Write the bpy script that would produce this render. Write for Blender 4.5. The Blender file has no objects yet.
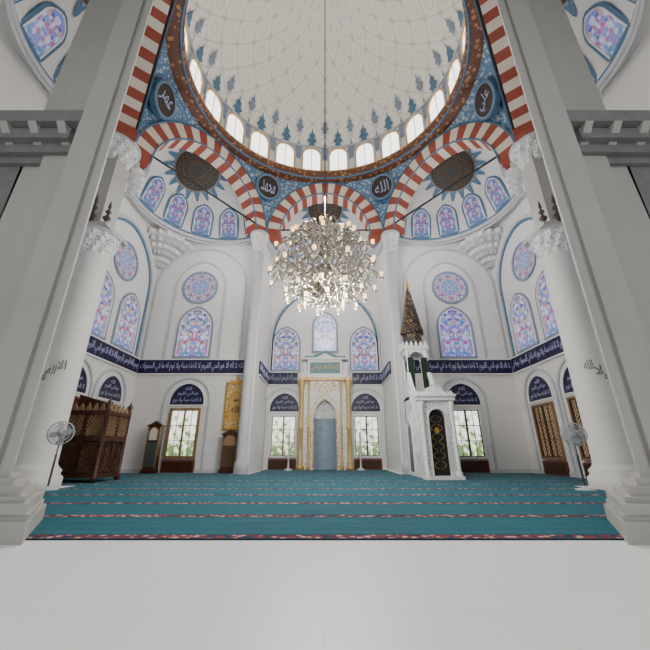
import bpy, math
from mathutils import Vector, Matrix
pi=math.pi
D=bpy.data
SC=bpy.context.scene
H=0.87            # eye height
S=11.77           # springing level of the great arches
XW=9.0; YW=15.9; YA=18.7
CY=9.8

# ---------------------------------------------------------------- materials
def s2l(c):
    return tuple(((x/255)/12.92 if x/255<=0.04045 else ((x/255+0.055)/1.055)**2.4) for x in c)
class NT:
    def __init__(s,name):
        s.mat=D.materials.new(name); s.mat.use_nodes=True
        s.t=s.mat.node_tree; s.t.nodes.clear()
        s.out=s.t.nodes.new('ShaderNodeOutputMaterial')
        s.b=s.t.nodes.new('ShaderNodeBsdfPrincipled')
        s.t.links.new(s.b.outputs[0],s.out.inputs[0])
    def n(s,ty,**k):
        x=s.t.nodes.new(ty)
        for a,b in k.items(): setattr(x,a,b)
        return x
    def l(s,a,b): s.t.links.new(a,b)
    def m(s,op,a,b=0.0,c=None):
        x=s.n('ShaderNodeMath',operation=op)
        for i,q in enumerate([a,b]+([c] if c is not None else [])):
            if isinstance(q,(int,float)): x.inputs[i].default_value=q
            else: s.l(q,x.inputs[i])
        return x.outputs[0]
    def mix(s,f,a,b):
        x=s.n('ShaderNodeMix',data_type='RGBA')
        for i,q in ((0,f),(6,a),(7,b)):
            if isinstance(q,(int,float)): x.inputs[i].default_value=q
            elif isinstance(q,tuple): x.inputs[i].default_value=q+(1,) if len(q)==3 else q
            else: s.l(q,x.inputs[i])
        return x.outputs[2]
    def noise(s,sc,vec=None,det=4):
        x=s.n('ShaderNodeTexNoise'); x.inputs['Scale'].default_value=sc; x.inputs['Detail'].default_value=det
        if vec is not None: s.l(vec,x.inputs['Vector'])
        return x.outputs[0]
    def vor(s,sc,vec=None,feature='F1',out='Distance'):
        x=s.n('ShaderNodeTexVoronoi',feature=feature); x.inputs['Scale'].default_value=sc
        if vec is not None: s.l(vec,x.inputs['Vector'])
        return x.outputs[out]
    def obj(s): return s.n('ShaderNodeTexCoord').outputs['Object']
    def uv(s): return s.n('ShaderNodeTexCoord').outputs['UV']
    def sep(s,v):
        x=s.n('ShaderNodeSeparateXYZ'); s.l(v,x.inputs[0]); return x.outputs
    def comb(s,a,b,c=0.0):
        x=s.n('ShaderNodeCombineXYZ')
        for i,q in enumerate((a,b,c)):
            if isinstance(q,(int,float)): x.inputs[i].default_value=q
            else: s.l(q,x.inputs[i])
        return x.outputs[0]
    def ramp(s,f,stops,interp='LINEAR'):
        x=s.n('ShaderNodeValToRGB'); cr=x.color_ramp; cr.interpolation=interp
        while len(cr.elements)<len(stops): cr.elements.new(0.5)
        for e,(p,c) in zip(cr.elements,stops):
            e.position=p; e.color=tuple(c)+(1,)
        s.l(f,x.inputs[0]); return x.outputs[0]
    def base(s,c,rough=0.6,metal=0.0):
        if isinstance(c,tuple): s.b.inputs['Base Color'].default_value=c+(1,)
        else: s.l(c,s.b.inputs['Base Color'])
        s.b.inputs['Roughness'].default_value=rough
        s.b.inputs['Metallic'].default_value=metal
        return s
    def emit(s,c,st):
        if isinstance(c,tuple): s.b.inputs['Emission Color'].default_value=c+(1,)
        else: s.l(c,s.b.inputs['Emission Color'])
        s.b.inputs['Emission Strength'].default_value=st
        return s
    def bump(s,h,st=0.2,d=0.02):
        x=s.n('ShaderNodeBump'); x.inputs['Strength'].default_value=st; x.inputs['Distance'].default_value=d
        s.l(h,x.inputs['Height']); s.l(x.outputs[0],s.b.inputs['Normal']); return s

def noisy(name,c1,c2,sc=3,rough=0.6,metal=0,bump=0):
    t=NT(name); n=t.noise(sc,t.obj())
    t.base(t.mix(n,s2l(c1),s2l(c2)),rough,metal)
    if bump: t.bump(n,bump)
    return t.mat
M={}
M['plaster']=noisy('plaster',(218,216,213),(231,229,226),0.8,0.7)
M['plaster2']=noisy('plaster_trim',(180,182,187),(206,207,210),2,0.6)
M['pier']=noisy('pier_stone',(172,171,164),(192,191,184),0.7,0.55)
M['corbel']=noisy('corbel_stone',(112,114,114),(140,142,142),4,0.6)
M['bluetrim']=noisy('blue_rope',(50,92,128),(100,138,166),14,0.5)
M['bluegrey']=noisy('blue_grey_frame',(110,126,150),(150,162,182),8,0.5)
M['red']=noisy('arch_red',(146,62,46),(168,86,66),3,0.6)
M['cream']=noisy('arch_cream',(220,208,190),(234,224,208),3,0.6)
M['gold']=noisy('gold',(190,145,55),(225,185,95),20,0.35,0.6)
M['goldcol']=noisy('gilded_marble',(182,148,84),(216,188,132),14,0.4,0.25)
M['goldflat']=noisy('gold_paint',(195,150,70),(222,185,110),30,0.45,0.15)
M['golddim']=noisy('gold_leaf_script',(130,104,60),(160,130,80),30,0.5,0.15)
M['darkrod']=noisy('iron_rod',(25,27,32),(40,42,46),5,0.5,0.5)
M['silver']=noisy('silver_arms',(165,160,150),(216,210,198),6,0.25,0.9)
M['wood']=noisy('walnut_wood',(50,25,15),(80,42,26),7,0.35)
M['woodlt']=noisy('inlay_wood',(120,92,62),(160,130,92),20,0.45)
M['reddish']=noisy('radiator_wood',(92,44,34),(122,64,48),10,0.5)
M['white']=noisy('white_marble',(222,222,221),(240,240,239),5,0.35)
M['whiteplastic']=noisy('white_plastic',(185,188,192),(205,208,210),5,0.35)
M['greydk']=noisy('grey_metal',(80,84,88),(100,104,108),5,0.4,0.4)
M['green']=noisy('green_cloth',(6,30,22),(20,56,38),16,0.8)
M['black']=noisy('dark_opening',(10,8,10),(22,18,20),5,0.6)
M['niche']=noisy('niche_blue_marble',(118,136,156),(164,178,194),6,0.35)
M['tile']=noisy('turquoise_tile',(40,104,112),(104,152,156),16,0.35)
M['navy']=noisy('navy_tile',(20,19,52),(34,32,70),9,0.4)
M['ink']=noisy('white_script',(150,154,192),(180,184,214),5,0.5)
M['greyink']=noisy('grey_script',(100,102,105),(120,122,126),5,0.5)
M['finial']=noisy('finial_bronze',(62,56,50),(105,92,80),9,0.5,0.3)
M['meddark']=noisy('medallion_brown',(34,28,26),(58,48,42),6,0.5)
M['mullion']=noisy('window_iron',(60,56,54),(84,78,74),6,0.5)

t=NT('marble_floor'); o=t.obj()
n=t.noise(1.2,o,8); g=t.n('ShaderNodeTexBrick'); g.inputs['Scale'].default_value=1.0
g.inputs['Mortar Size'].default_value=0.004; g.inputs['Brick Width'].default_value=1.2; g.inputs['Row Height'].default_value=1.2
g.offset=0.0
t.l(o,g.inputs['Vector'])
c=t.mix(n,s2l((247,247,246)),s2l((254,254,253)))
t.base(t.mix(g.outputs['Fac'],c,s2l((236,236,234))),0.4); M['marble']=t.mat

# carpet : prayer rows
t=NT('teal_carpet'); o=t.obj(); x,y,z=t.sep(o)
row=t.m('FRACT',t.m('DIVIDE',t.m('SUBTRACT',y,4.1),1.25))
inb=t.m('LESS_THAN',row,0.16)
core=t.m('MULTIPLY',t.m('GREATER_THAN',row,0.02),t.m('LESS_THAN',row,0.14))
vd=t.vor(11,t.comb(x,y,0.0))
fl=t.mix(t.m('GREATER_THAN',vd,0.36),s2l((196,168,164)),s2l((128,48,54)))
fl=t.mix(t.m('GREATER_THAN',vd,0.66),fl,s2l((30,40,70)))
nz=t.noise(60,o,3); nl=t.noise(1.5,o,3)
teal=t.mix(nl,s2l((0,74,90)),s2l((0,98,112)))
teal=t.mix(t.m('MULTIPLY',nz,0.18),teal,s2l((30,130,140)))
r2=t.m('FRACT',t.m('DIVIDE',t.m('SUBTRACT',y,4.1),0.3125))
teal=t.mix(t.m('MULTIPLY',t.m('LESS_THAN',r2,0.10),0.25),teal,s2l((90,150,156)))
c=t.mix(inb,teal,s2l((12,48,62))); c=t.mix(core,c,fl)
t.base(c,0.95).bump(nz,0.4,0.01); M['carpet']=t.mat

def glass(name,strength,tint,warm=False,sc=5.0,rnd=False,tm=0.08):
    t=NT(name); u,v,w=t.sep(t.uv()); au=t.m('ABSOLUTE',u)
    if rnd:
        r=t.m('SQRT',t.m('ADD',t.m('MULTIPLY',u,u),t.m('MULTIPLY',v,v)))
        an=t.m('ARCTAN2',v,u); an=t.m('PINGPONG',an,pi/8)
        p=t.comb(t.m('MULTIPLY',r,1.0),t.m('MULTIPLY',an,0.8),0.0)
    else: p=t.comb(au,v,0.0)
    col=t.vor(sc,p,'F1','Color'); rr,_,_=t.sep(col)
    if warm: st=[(0,s2l((255,252,242))),(0.5,s2l((255,244,220))),(0.8,s2l((240,238,230)))]
    else: st=[(0,s2l((222,220,240))),(0.24,s2l((110,125,215))),(0.42,s2l((20,35,160))),(0.54,s2l((232,226,242))),(0.68,s2l((190,40,120))),(0.79,s2l((120,20,80))),(0.86,s2l((40,135,175))),(0.93,s2l((225,165,70)))]
    c=t.ramp(rr,st,'CONSTANT'); c=t.mix(tm,c,s2l(tint))
    e=t.vor(sc,p,'DISTANCE_TO_EDGE','Distance')
    c=t.mix(t.m('LESS_THAN',e,0.05),c,s2l((225,225,235)) if warm else s2l((165,168,205)))
    t.base((0.05,0.05,0.06),0.2); t.emit(c,strength); return t.mat
M['glass']=glass('stained_glass',0.95,(225,225,235),sc=6.5)
M['glassround']=glass('stained_glass_round',0.85,(215,220,235),sc=9,rnd=True)
M['glassblue']=glass('stained_glass_blue',1.0,(70,70,215),sc=6.5,tm=0.35)
M['glassbright']=glass('stained_glass_bright',2.0,(235,240,250),sc=7,tm=0.25)
M['domeglass']=glass('dome_glass',3.6,(255,250,240),True,sc=4)
M['exglass']=glass('exedra_glass',0.66,(130,155,215),sc=7,tm=0.25)
t=NT('daylight_pane'); nn=t.noise(3.5,t.uv(),5); u,v,w=t.sep(t.uv())
gf=t.m('ADD',nn,t.m('MULTIPLY',t.m('SUBTRACT',1.75,v),0.10))
t.base((0.1,0.1,0.1),0.1); t.emit(t.ramp(gf,[(0.40,s2l((255,255,252))),(0.52,s2l((215,225,195))),(0.62,s2l((96,124,74)))]),2.0); M['pane']=t.mat
t=NT('lamp_glow'); t.base((0.9,0.85,0.75),0.3); t.emit(s2l((255,196,112)),3.2); M['lamp']=t.mat
t=NT('lattice_glass'); t.base((0.1,0.08,0.05),0.3); nn=t.noise(8,t.uv(),2); t.emit(t.mix(nn,s2l((150,112,76)),s2l((215,190,150))),0.5); M['latticepane']=t.mat

t=NT('pendentive_arabesque'); o=t.obj(); e=t.vor(2.6,o,'DISTANCE_TO_EDGE','Distance'); e2=t.vor(6.5,o,'F1','Distance')
c=t.mix(t.m('LESS_THAN',e2,0.44),s2l((104,142,174)),s2l((184,198,210)))
c=t.mix(t.m('LESS_THAN',e,0.03),c,s2l((60,96,135)))
w=t.vor(1.7,o,'F1','Distance'); c=t.mix(t.m('LESS_THAN',w,0.12),c,s2l((160,85,80)))
t.base(c,0.6); M['pend']=t.mat
t=NT('dome_painting'); u,v,w=t.sep(t.uv())
cc=t.m('ABSOLUTE',t.m('ADD',t.m('COSINE',t.m('MULTIPLY',u,2*pi)),t.m('COSINE',t.m('MULTIPLY',v,2*pi))))
ln=t.m('LESS_THAN',cc,0.10)
dd=t.m('LESS_THAN',t.m('ABSOLUTE',t.m('SUBTRACT',cc,1.55)),0.07)
nn=t.noise(3,t.obj(),4)
c=t.mix(nn,s2l((240,236,226)),s2l((250,247,240)))
c=t.mix(t.m('MULTIPLY',ln,0.40),c,s2l((140,146,160))); c=t.mix(t.m('MULTIPLY',dd,0.30),c,s2l((110,135,165)))
t.base(c,0.7); M['dome']=t.mat
t=NT('ring_band'); o=t.obj(); e=t.vor(4.5,o,'F1','Distance'); e3=t.vor(9,o,'F1','Distance')
c=t.mix(t.m('LESS_THAN',e,0.34),s2l((104,62,40)),s2l((176,126,80))); c=t.mix(t.m('LESS_THAN',e3,0.2),c,s2l((50,44,60)))
t.base(c,0.5); M['ring']=t.mat
t=NT('carved_white'); o=t.obj(); e=t.vor(12,o,'F1','Distance')
t.base(t.mix(t.m('LESS_THAN',e,0.3),s2l((230,230,229)),s2l((150,152,158))),0.4).bump(e,0.4,0.03); M['carved']=t.mat
t=NT('gold_carved'); o=t.obj(); e=t.vor(14,o,'F1','Distance')
t.base(t.mix(t.m('LESS_THAN',e,0.42),s2l((224,198,138)),s2l((160,112,40))),0.4,0.15).bump(e,0.3,0.02); M['goldcarved']=t.mat
t=NT('spire_shingle'); o=t.obj(); x,y,z=t.sep(o)
st=t.m('LESS_THAN',t.m('FRACT',t.m('MULTIPLY',z,2.2)),0.3); e=t.vor(9,o,'F1','Distance')
c=t.mix(t.m('LESS_THAN',e,0.36),s2l((30,28,26)),s2l((138,108,66))); c=t.mix(t.m('MULTIPLY',st,0.7),c,s2l((54,44,36)))
t.base(c,0.45); M['spire']=t.mat

# ---------------------------------------------------------------- mesh builder
def frame(o,right,up):
    r=Vector(right).normalized(); u=Vector(up).normalized(); n=r.cross(u)
    m=Matrix(((r.x,u.x,n.x,o[0]),(r.y,u.y,n.y,o[1]),(r.z,u.z,n.z,o[2]),(0,0,0,1)))
    return m
class MB:
    def __init__(s): s.v=[];s.f=[];s.m=[];s.sm=[];s.uv=[];s.mats=[]
    def mi(s,k):
        if k not in s.mats: s.mats.append(k)
        return s.mats.index(k)
    def add(s,vs,fs,mat,T=None,smooth=False,uv=None):
        b=len(s.v)
        for i,p in enumerate(vs):
            p=Vector(p); s.uv.append(uv[i] if uv else (p.x,p.y))
            s.v.append(T@p if T is not None else p)
        k=s.mi(mat)
        for f in fs: s.f.append([b+i for i in f]); s.m.append(k); s.sm.append(smooth)
    def prism(s,pts,w0,w1,mat,T=None,mside=None):
        n=len(pts)
        vs=[(x,y,w1) for x,y in pts]+[(x,y,w0) for x,y in pts]
        s.add(vs,[list(range(n)),list(range(2*n-1,n-1,-1))],mat,T)
        s.add(vs,[[i,n+i,n+(i+1)%n,(i+1)%n] for i in range(n)],mside or mat,T)
    def strip(s,a,b,w0,w1,mat,T=None,closed=False):
        n=len(a); vs=[(x,y,w1) for x,y in a]+[(x,y,w1) for x,y in b]+[(x,y,w0) for x,y in a]+[(x,y,w0) for x,y in b]
        fs=[]
        for i in range(n if closed else n-1):
            j=(i+1)%n
            fs+=[[i,j,n+j,n+i],[2*n+i,2*n+j,j,i],[n+i,n+j,3*n+j,3*n+i],[3*n+i,3*n+j,2*n+j,2*n+i]]
        if not closed: fs+=[[0,n,3*n,2*n],[n-1,2*n-1,4*n-1,3*n-1]]
        s.add(vs,fs,mat,T)
    def box(s,x0,x1,y0,y1,z0,z1,mat,T=None):
        vs=[(x,y,z) for z in (z0,z1) for y in (y0,y1) for x in (x0,x1)]
        s.add(vs,[[0,2,3,1],[4,5,7,6],[0,1,5,4],[2,6,7,3],[0,4,6,2],[1,3,7,5]],mat,T)
    def lathe(s,prof,c,mat,seg=16,smooth=True,T=None,star=0.0,rot=0.0):
        vs=[];n=len(prof)
        for r,z in prof:
            for i in range(seg):
                a=2*pi*i/seg+rot; rr=r*(1-star*(i%2))
                vs.append((c[0]+rr*math.cos(a),c[1]+rr*math.sin(a),c[2]+z))
        fs=[[k*seg+i,k*seg+(i+1)%seg,(k+1)*seg+(i+1)%seg,(k+1)*seg+i] for k in range(n-1) for i in range(seg)]
        fs+=[list(range(seg))[::-1],[ (n-1)*seg+i for i in range(seg)]]
        s.add(vs,fs,mat,T,smooth)
    def tube(s,path,r,mat,seg=6,T=None,closed=False,smooth=True):
        P=[Vector(p) for p in path]; n=len(P); vs=[]
        up=Vector((0,0,1))
        for i,p in enumerate(P):
            if closed: t=P[(i+1)%n]-P[i-1]
            else: t=P[min(i+1,n-1)]-P[max(i-1,0)]
            t.normalize(); ref=up if abs(t.z)<0.95 else Vector((1,0,0))
            a=t.cross(ref).normalized(); b=t.cross(a)
            rr=r[i] if isinstance(r,(list,tuple)) else r
            for k in range(seg):
                q=2*pi*k/seg; vs.append(p+a*math.cos(q)*rr+b*math.sin(q)*rr)
        fs=[[i*seg+k,i*seg+(k+1)%seg,((i+1)%n)*seg+(k+1)%seg,((i+1)%n)*seg+k] for i in range(n if closed else n-1) for k in range(seg)]
        if not closed: fs+=[list(range(seg)),[(n-1)*seg+k for k in range(seg)][::-1]]
        s.add(vs,fs,mat,T,smooth)
    def grid(s,G,mat,smooth=True,UV=None,T=None):
        a=len(G);b=len(G[0]); vs=[p for r in G for p in r]
        uv=[q for r in UV for q in r] if UV else None
        s.add(vs,[[i*b+j,i*b+j+1,(i+1)*b+j+1,(i+1)*b+j] for i in range(a-1) for j in range(b-1)],mat,T,smooth,uv)
    def make(s,name,parent=None):
        me=D.meshes.new(name); me.from_pydata([tuple(v) for v in s.v],[],s.f)
        for k in s.mats: me.materials.append(M[k])
        me.polygons.foreach_set('material_index',s.m); me.polygons.foreach_set('use_smooth',s.sm)
        ul=me.uv_layers.new(name='UVMap')
        flat=[]
        for l in me.loops: flat+=[s.uv[l.vertex_index][0],s.uv[l.vertex_index][1]]
        ul.data.foreach_set('uv',flat); me.update()
        ob=D.objects.new(name,me); SC.collection.objects.link(ob)
        if parent: ob.parent=parent
        return ob

# ---- arabic script helper
AR={'ا':(0xFE8D,2),'ب':(0xFE8F,4),'ة':(0xFE93,2),'ت':(0xFE95,4),'ح':(0xFEA1,4),'خ':(0xFEA5,4),'د':(0xFEA9,2),'ذ':(0xFEAB,2),'ر':(0xFEAD,2),
'س':(0xFEB1,4),'ش':(0xFEB5,4),'ض':(0xFEBD,4),'ع':(0xFEC9,4),'ف':(0xFED1,4),'ق':(0xFED5,4),'ك':(0xFED9,4),'ل':(0xFEDD,4),'م':(0xFEE1,4),'ن':(0xFEE5,4),
'ه':(0xFEE9,4),'و':(0xFEED,2),'ي':(0xFEF1,4)}
def shape_ar(txt):
    out=[]
    for w in txt.split(' '):
        w=w.replace('لا','\u0001'); res=''
        def cj(c): return c!='\u0001' and AR[c][1]==4
        for i,c in enumerate(w):
            prev=i>0 and cj(w[i-1]); nxt=i<len(w)-1
            if c=='\u0001': res+=chr(0xFEFC if prev else 0xFEFB); continue
            b,n=AR[c]
            if n==4 and nxt: res+=chr(b+(3 if prev else 2))
            else: res+=chr(b+(1 if prev else 0))
        out.append(res[::-1])
    return ' '.join(out[::-1])
VERSE='بسم الله الرحمن الرحيم الله لا اله الا هو الحي القيوم لا تاخذه سنة ولا نوم له ما في السموات وما في الارض'
def text(name,body,T,size,mat,parent,fitw=None,fith=None,ext=0.012):
    cu=D.curves.new(name,'FONT'); cu.body=body; cu.size=size; cu.extrude=ext; cu.align_x='CENTER'; cu.align_y='CENTER'
    cu.resolution_u=3
    cu.materials.append(M[mat])
    ob=D.objects.new(name,cu); SC.collection.objects.link(ob)
    bpy.context.view_layer.update()
    sx=sy=1.0
    d=ob.dimensions
    if fitw and d.x>0: sx=fitw/d.x
    if fith and d.y>0: sy=fith/d.y
    bb=[Vector(c) for c in ob.bound_box]
    cx=(bb[0].x+bb[6].x)/2; cy=(bb[0].y+bb[6].y)/2
    ob.matrix_world=T@Matrix.Diagonal((sx,sy,1,1))@Matrix.Translation((-cx,-cy,0))
    if parent: ob.parent=parent
    return ob

# ---- outlines
def arch_pts(a,h,rise,n=10,z0=0.0):
    sp=z0+h-rise; pts=[(-a,z0),(a,z0)]
    pts+=arc(a,sp,rise,n); return pts
def arc(a,sp,rise,n=10):
    if rise>=a*1.02:
        R=(a*a+rise*rise)/(2*a); cx=a-R; am=math.asin(min(1,rise/R))
        right=[(cx+R*math.cos(am*i/n),sp+R*math.sin(am*i/n)) for i in range(n+1)]
    else:
        right=[(a*math.cos(pi/2*i/n),sp+rise*math.sin(pi/2*i/n)) for i in range(n+1)]
    return right+[(-x,z) for x,z in right[::-1][1:]]
def open_arch(a,h,rise,z0=0.0,n=10):
    return [(a,z0)]+arc(a,z0+h-rise,rise,n)+[(-a,z0)]
def band(mb,a,h,rise,th,w0,w1,mat,T,z0=0.0,n=10):
    mb.strip(open_arch(a+th,h+th,rise+th*rise/a,z0,n),open_arch(a,h,rise,z0,n),w0,w1,mat,T)

wcount=[0]
def wname():
    wcount[0]+=1; return 'window_%d'%wcount[0]
def arched_window(T,a,h,rise,glassmat,fr='bluegrey',depth=0.06,fth=0.10):
    mb=MB()
    mb.prism(arch_pts(a,h,rise),-0.02,0.015,glassmat,T)
    band(mb,a,h,rise,fth,-0.02,depth,fr,T); band(mb,a-0.06,h-0.08,rise-0.06,0.06,-0.02,depth+0.01,'white',T)
    mb.box(-a-fth,a+fth,-fth,0,-0.02,depth+0.02,fr,T)
    band(mb,a*0.66,h-a*0.5,rise*0.68,0.028,0,0.035,'plaster2',T,z0=a*0.22)
    for zz,rr in ((h*0.30,a*0.32),(h*0.62,a*0.36)):
        N=16
        o=[(rr*math.cos(2*pi*i/N),zz+rr*1.25*math.sin(2*pi*i/N)) for i in range(N)]
        k=[(rr*0.88*math.cos(2*pi*i/N),zz+rr*1.25*0.88*math.sin(2*pi*i/N)) for i in range(N)]
        mb.strip(o,k,0,0.035,'plaster2',T,True)
    return mb.make(wname())
def round_window(T,r):
    mb=MB(); n=32
    c=[(r*math.cos(2*pi*i/n),r*math.sin(2*pi*i/n)) for i in range(n)]
    o=[(x*1.14,y*1.14) for x,y in c]; k=[(x*0.62,y*0.62) for x,y in c]; k2=[(x*0.57,y*0.57) for x,y in c]
    mb.prism(c,-0.02,0.02,'glassround',T); mb.strip(o,c,-0.02,0.07,'bluegrey',T,True); mb.strip(k,k2,0,0.04,'plaster2',T,True)
    for i in range(8):
        a=2*pi*i/8; p=(0.78*r*math.cos(a),0.78*r*math.sin(a))
        q=[(p[0]+0.15*r*math.cos(2*pi*j/12),p[1]+0.15*r*math.sin(2*pi*j/12)) for j in range(12)]
        q2=[(p[0]+0.12*r*math.cos(2*pi*j/12),p[1]+0.12*r*math.sin(2*pi*j/12)) for j in range(12)]
        mb.strip(q,q2,0,0.035,'plaster2',T,True)
    return mb.make(wname())
def lower_window(T,lattice=False,fm='mullion',outer='white'):
    mb=MB(); w=0.62
    band(mb,1.0,4.1,1.0,0.09,-0.02,0.07,'plaster2',T)
    mb.box(-w,w,0.66,2.66,-0.02,0.02,'latticepane' if lattice else 'pane',T)
    for a,b,c,d in ((-w-0.08,-w,0.58,2.74),(w,w+0.08,0.58,2.74),(-w,w,0.58,0.66),(-w,w,2.66,2.74)):
        mb.box(a,b,c,d,-0.02,0.1,outer,T)
    mb.box(-0.04,0.04,0.66,2.66,0,0.08,fm,T)
    for a,b,c,d in ((-w,-w+0.04,0.66,2.66),(w-0.04,w,0.66,2.66),(-w,w,0.66,0.70),(-w,w,2.62,2.66)):
        mb.box(a,b,c,d,0,0.07,fm,T)
    for i in (0.33,0.66):
        mb.box(-w,w,0.66+2*i-0.015,0.66+2*i+0.015,0,0.06,fm,T)
    for sx in (-1,1):
        mb.box(sx*0.32-0.010,sx*0.32+0.010,0.66,2.66,0,0.06,fm,T)
    if lattice:
        for i in range(-6,14):
            for sg in (1,-1):
                x0,y0,x1,y1=-w,0.66+i*0.16,w,0.66+i*0.16+sg*1.24
                d=y1-y0; ta=(0.66-y0)/d; tb=(2.66-y0)/d
                if ta>tb: ta,tb=tb,ta
                t0=max(0,ta); t1=min(1,tb)
                if t1-t0>0.03:
                    mb.tube([(x0+(x1-x0)*t0,y0+(y1-y0)*t0,0.04),(x0+(x1-x0)*t1,y0+(y1-y0)*t1,0.04)],0.012,'wood',4,T)
    mb.prism(arch_pts(0.78,0.98,0.85,10,2.9),-0.02,0.03,'navy',T)
    band(mb,0.78,0.98,0.85,0.05,-0.02,0.06,'white',T,z0=2.9)
    mb.box(-0.83,0.83,2.84,2.9,-0.02,0.06,'white',T)
    mb.box(-0.72,0.72,0.02,0.52,-0.02,0.08,'reddish',T)
    mb.box(-0.64,0.64,0.08,0.46,0,0.10,'wood',T)
    ob=mb.make(wname())
    text('tympanum_script',shape_ar('لا تاخذه سنة ولا نوم'),T@Matrix.Translation((0,3.10,0.035)),0.3,'ink',ob,1.30,0.27,0.006)
    text('tympanum_script',shape_ar('هو الحي القيوم'),T@Matrix.Translation((0,3.40,0.035)),0.3,'ink',ob,0.95,0.24,0.006)
    text('tympanum_script',shape_ar('الله'),T@Matrix.Translation((0,3.65,0.035)),0.2,'ink',ob,0.30,0.16,0.006)
    return ob

# ================================================================= FLOOR
mb=MB(); mb.box(-XW-0.3,XW+0.3,-4,YA+0.4,-0.3,0,'marble'); mb.make('floor')
mb=MB()
half=[(3.45,4.1),(4.2,5.2),(8.9,5.2),(8.9,9.25),(8.15,9.25),(8.15,8.6),(6.65,8.6),(6.65,10.15),(8.9,10.15),(8.9,15.8),(3.9,15.8),(3.9,14.85),(3.05,14.85),(3.05,18.6)]
mb.prism(half+[(-x,y) for x,y in half[::-1]],0.0,0.015,'carpet')
mb.make('carpet')

# ================================================================= WALLS
mb=MB(); mb.box(-XW-0.4,-XW,-3,YW+0.4,0,S,'plaster'); mb.make('wall_left')
mb=MB(); mb.box(XW,XW+0.4,-3,YW+0.4,0,S,'plaster'); mb.make('wall_right')
mb=MB(); mb.box(-XW,-3.6,YW,YW+0.4,0,S,'plaster'); mb.box(3.6,XW,YW,YW+0.4,0,S,'plaster')
mb.make('wall_back')
mb=MB()
mb.box(-3.2,3.2,YA,YA+0.4,0,S,'plaster')
mb.box(-3.6,-3.2,15.9,YA+0.4,0,S,'plaster'); mb.box(3.2,3.6,15.9,YA+0.4,0,S,'plaster')
mb.make('wall_apse')

FL=lambda x,z:frame((x,YW,z),(1,0,0),(0,0,1))
FA=lambda x,z:frame((x,YA,z),(1,0,0),(0,0,1))
FLW=lambda y,z:frame((-XW,y,z),(0,1,0),(0,0,1))
FRW=lambda y,z:frame((XW,y,z),(0,-1,0),(0,0,1))

for sx in (-1,1):
    arched_window(FL(sx*6.5,5.2),0.80,2.55,1.0,'glassblue' if sx>0 else 'glass')
    round_window(FL(sx*6.55,8.95),0.82)
    FW=FLW if sx<0 else FRW
    arched_window(FW(14.3,5.2),0.74,2.55,0.95,'glass')
    arched_window(FW(12.2,5.2),0.74,2.55,0.95,'glass')
    round_window(FW(13.25,8.95),0.80)
    arched_window(FW(7.3,5.2),0.8,2.6,1.0,'glassblue')
    arched_window(FA(sx*2.25,5.2),0.74,2.5,0.95,'glass')
    lower_window(FL(sx*6.4,0),False,'woodlt' if sx<0 else 'mullion','woodlt' if sx<0 else 'white')
    lower_window(FA(sx*2.2,0),False,'mullion' if sx>0 else 'woodlt')
    lower_window(FW(14.2,0),True,'wood','woodlt'); lower_window(FW(11.9,0),True,'wood','woodlt')
arched_window(FA(0,6.3),0.66,2.35,0.85,'glassbright')

def cband(name,T,w,txt):
    mb=MB(); z0,z1=4.36,5.02
    mb.box(-w/2,w/2,z0,z1,0.002,0.05,'navy',T)
    mb.box(-w/2,w/2,z0-0.06,z0,0.002,0.09,'white',T); mb.box(-w/2,w/2,z1,z1+0.06,0.002,0.09,'white',T)
    ob=mb.make(name)
    text('script',shape_ar(txt),T@Matrix.Translation((0,4.69,0.055)),0.6,'ink',ob,w*0.97,0.48)
    return ob
words=VERSE.split(' ')
cband('calligraphy_frieze',FLW(13.0,0),5.6,' '.join(words[:18]))
cband('calligraphy_frieze',FL(-6.4,0),5.1,' '.join(words[4:20]))
cband('calligraphy_frieze',FA(-2.35,0),1.65,' '.join(words[:6]))
cband('calligraphy_frieze',FA(2.35,0),1.65,' '.join(words[4:11]))
cband('calligraphy_frieze',FL(6.4,0),5.1,' '.join(words[5:]))
cband('calligraphy_frieze',FRW(13.0,0),5.6,' '.join(words[4:22]))
cband('calligraphy_frieze',frame((-3.2,17.3,0),(0,1,0),(0,0,1)),2.6,' '.join(words[:7]))
cband('calligraphy_frieze',frame((3.2,17.3,0),(0,-1,0),(0,0,1)),2.6,' '.join(words[5:12]))

mb=MB()
for sx in (-1,1):
    FW=FLW if sx<0 else FRW
    for th,ww,mt,d in ((0.09,0.05,'bluetrim',0.0),(0.16,0.10,'plaster2',0.11)):
        band(mb,2.15+d,5.6+d,2.3+d,th,-0.02,ww,mt,FW(13.25,5.12),n=14)
    band(mb,1.25,5.3,1.5,0.10,-0.02,0.08,'plaster2',FL(sx*6.5,5.12),n=14)
    band(mb,2.3,6.1,2.2,0.08,-0.02,0.07,'plaster2',FL(sx*6.5,5.12),n=14)
band(mb,2.95,5.0,3.1,0.11,-0.02,0.06,'bluetrim',FA(0,5.12),n=16)
band(mb,3.08,5.13,3.2,0.09,-0.02,0.10,'plaster2',FA(0,5.12),n=16)
for sx in (-1,1):
    for cxn,cyn,dx,dy in ((sx*XW,YW,-sx,-1),(sx*XW,10.15,-sx,1)):
        for k in range(6):
            L=1.75-0.28*k; z1=S-0.28-0.24*k; z0=z1-0.24; pts=[(cxn,cyn)]
            m=13
            for i in range(m+1):
                a=pi/2*i/m; r=L*(1.0-0.09*(i%2))
                pts.append((cxn+dx*r*math.cos(a),cyn+dy*r*math.sin(a)))
            mb.prism(pts,z0,z1,'plaster2' if k%2 else 'plaster')
mb.make('trim_arches')
mb=MB()
for T,w in ((FLW(13.0,0),5.6),(FRW(13.0,0),5.6),(FL(-6.4,0),5.1),(FL(6.4,0),5.1)):
    mb.box(-w/2,w/2,0.0,0.16,0,0.04,'plaster2',T)
mb.make('baseboard_hall')

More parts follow.
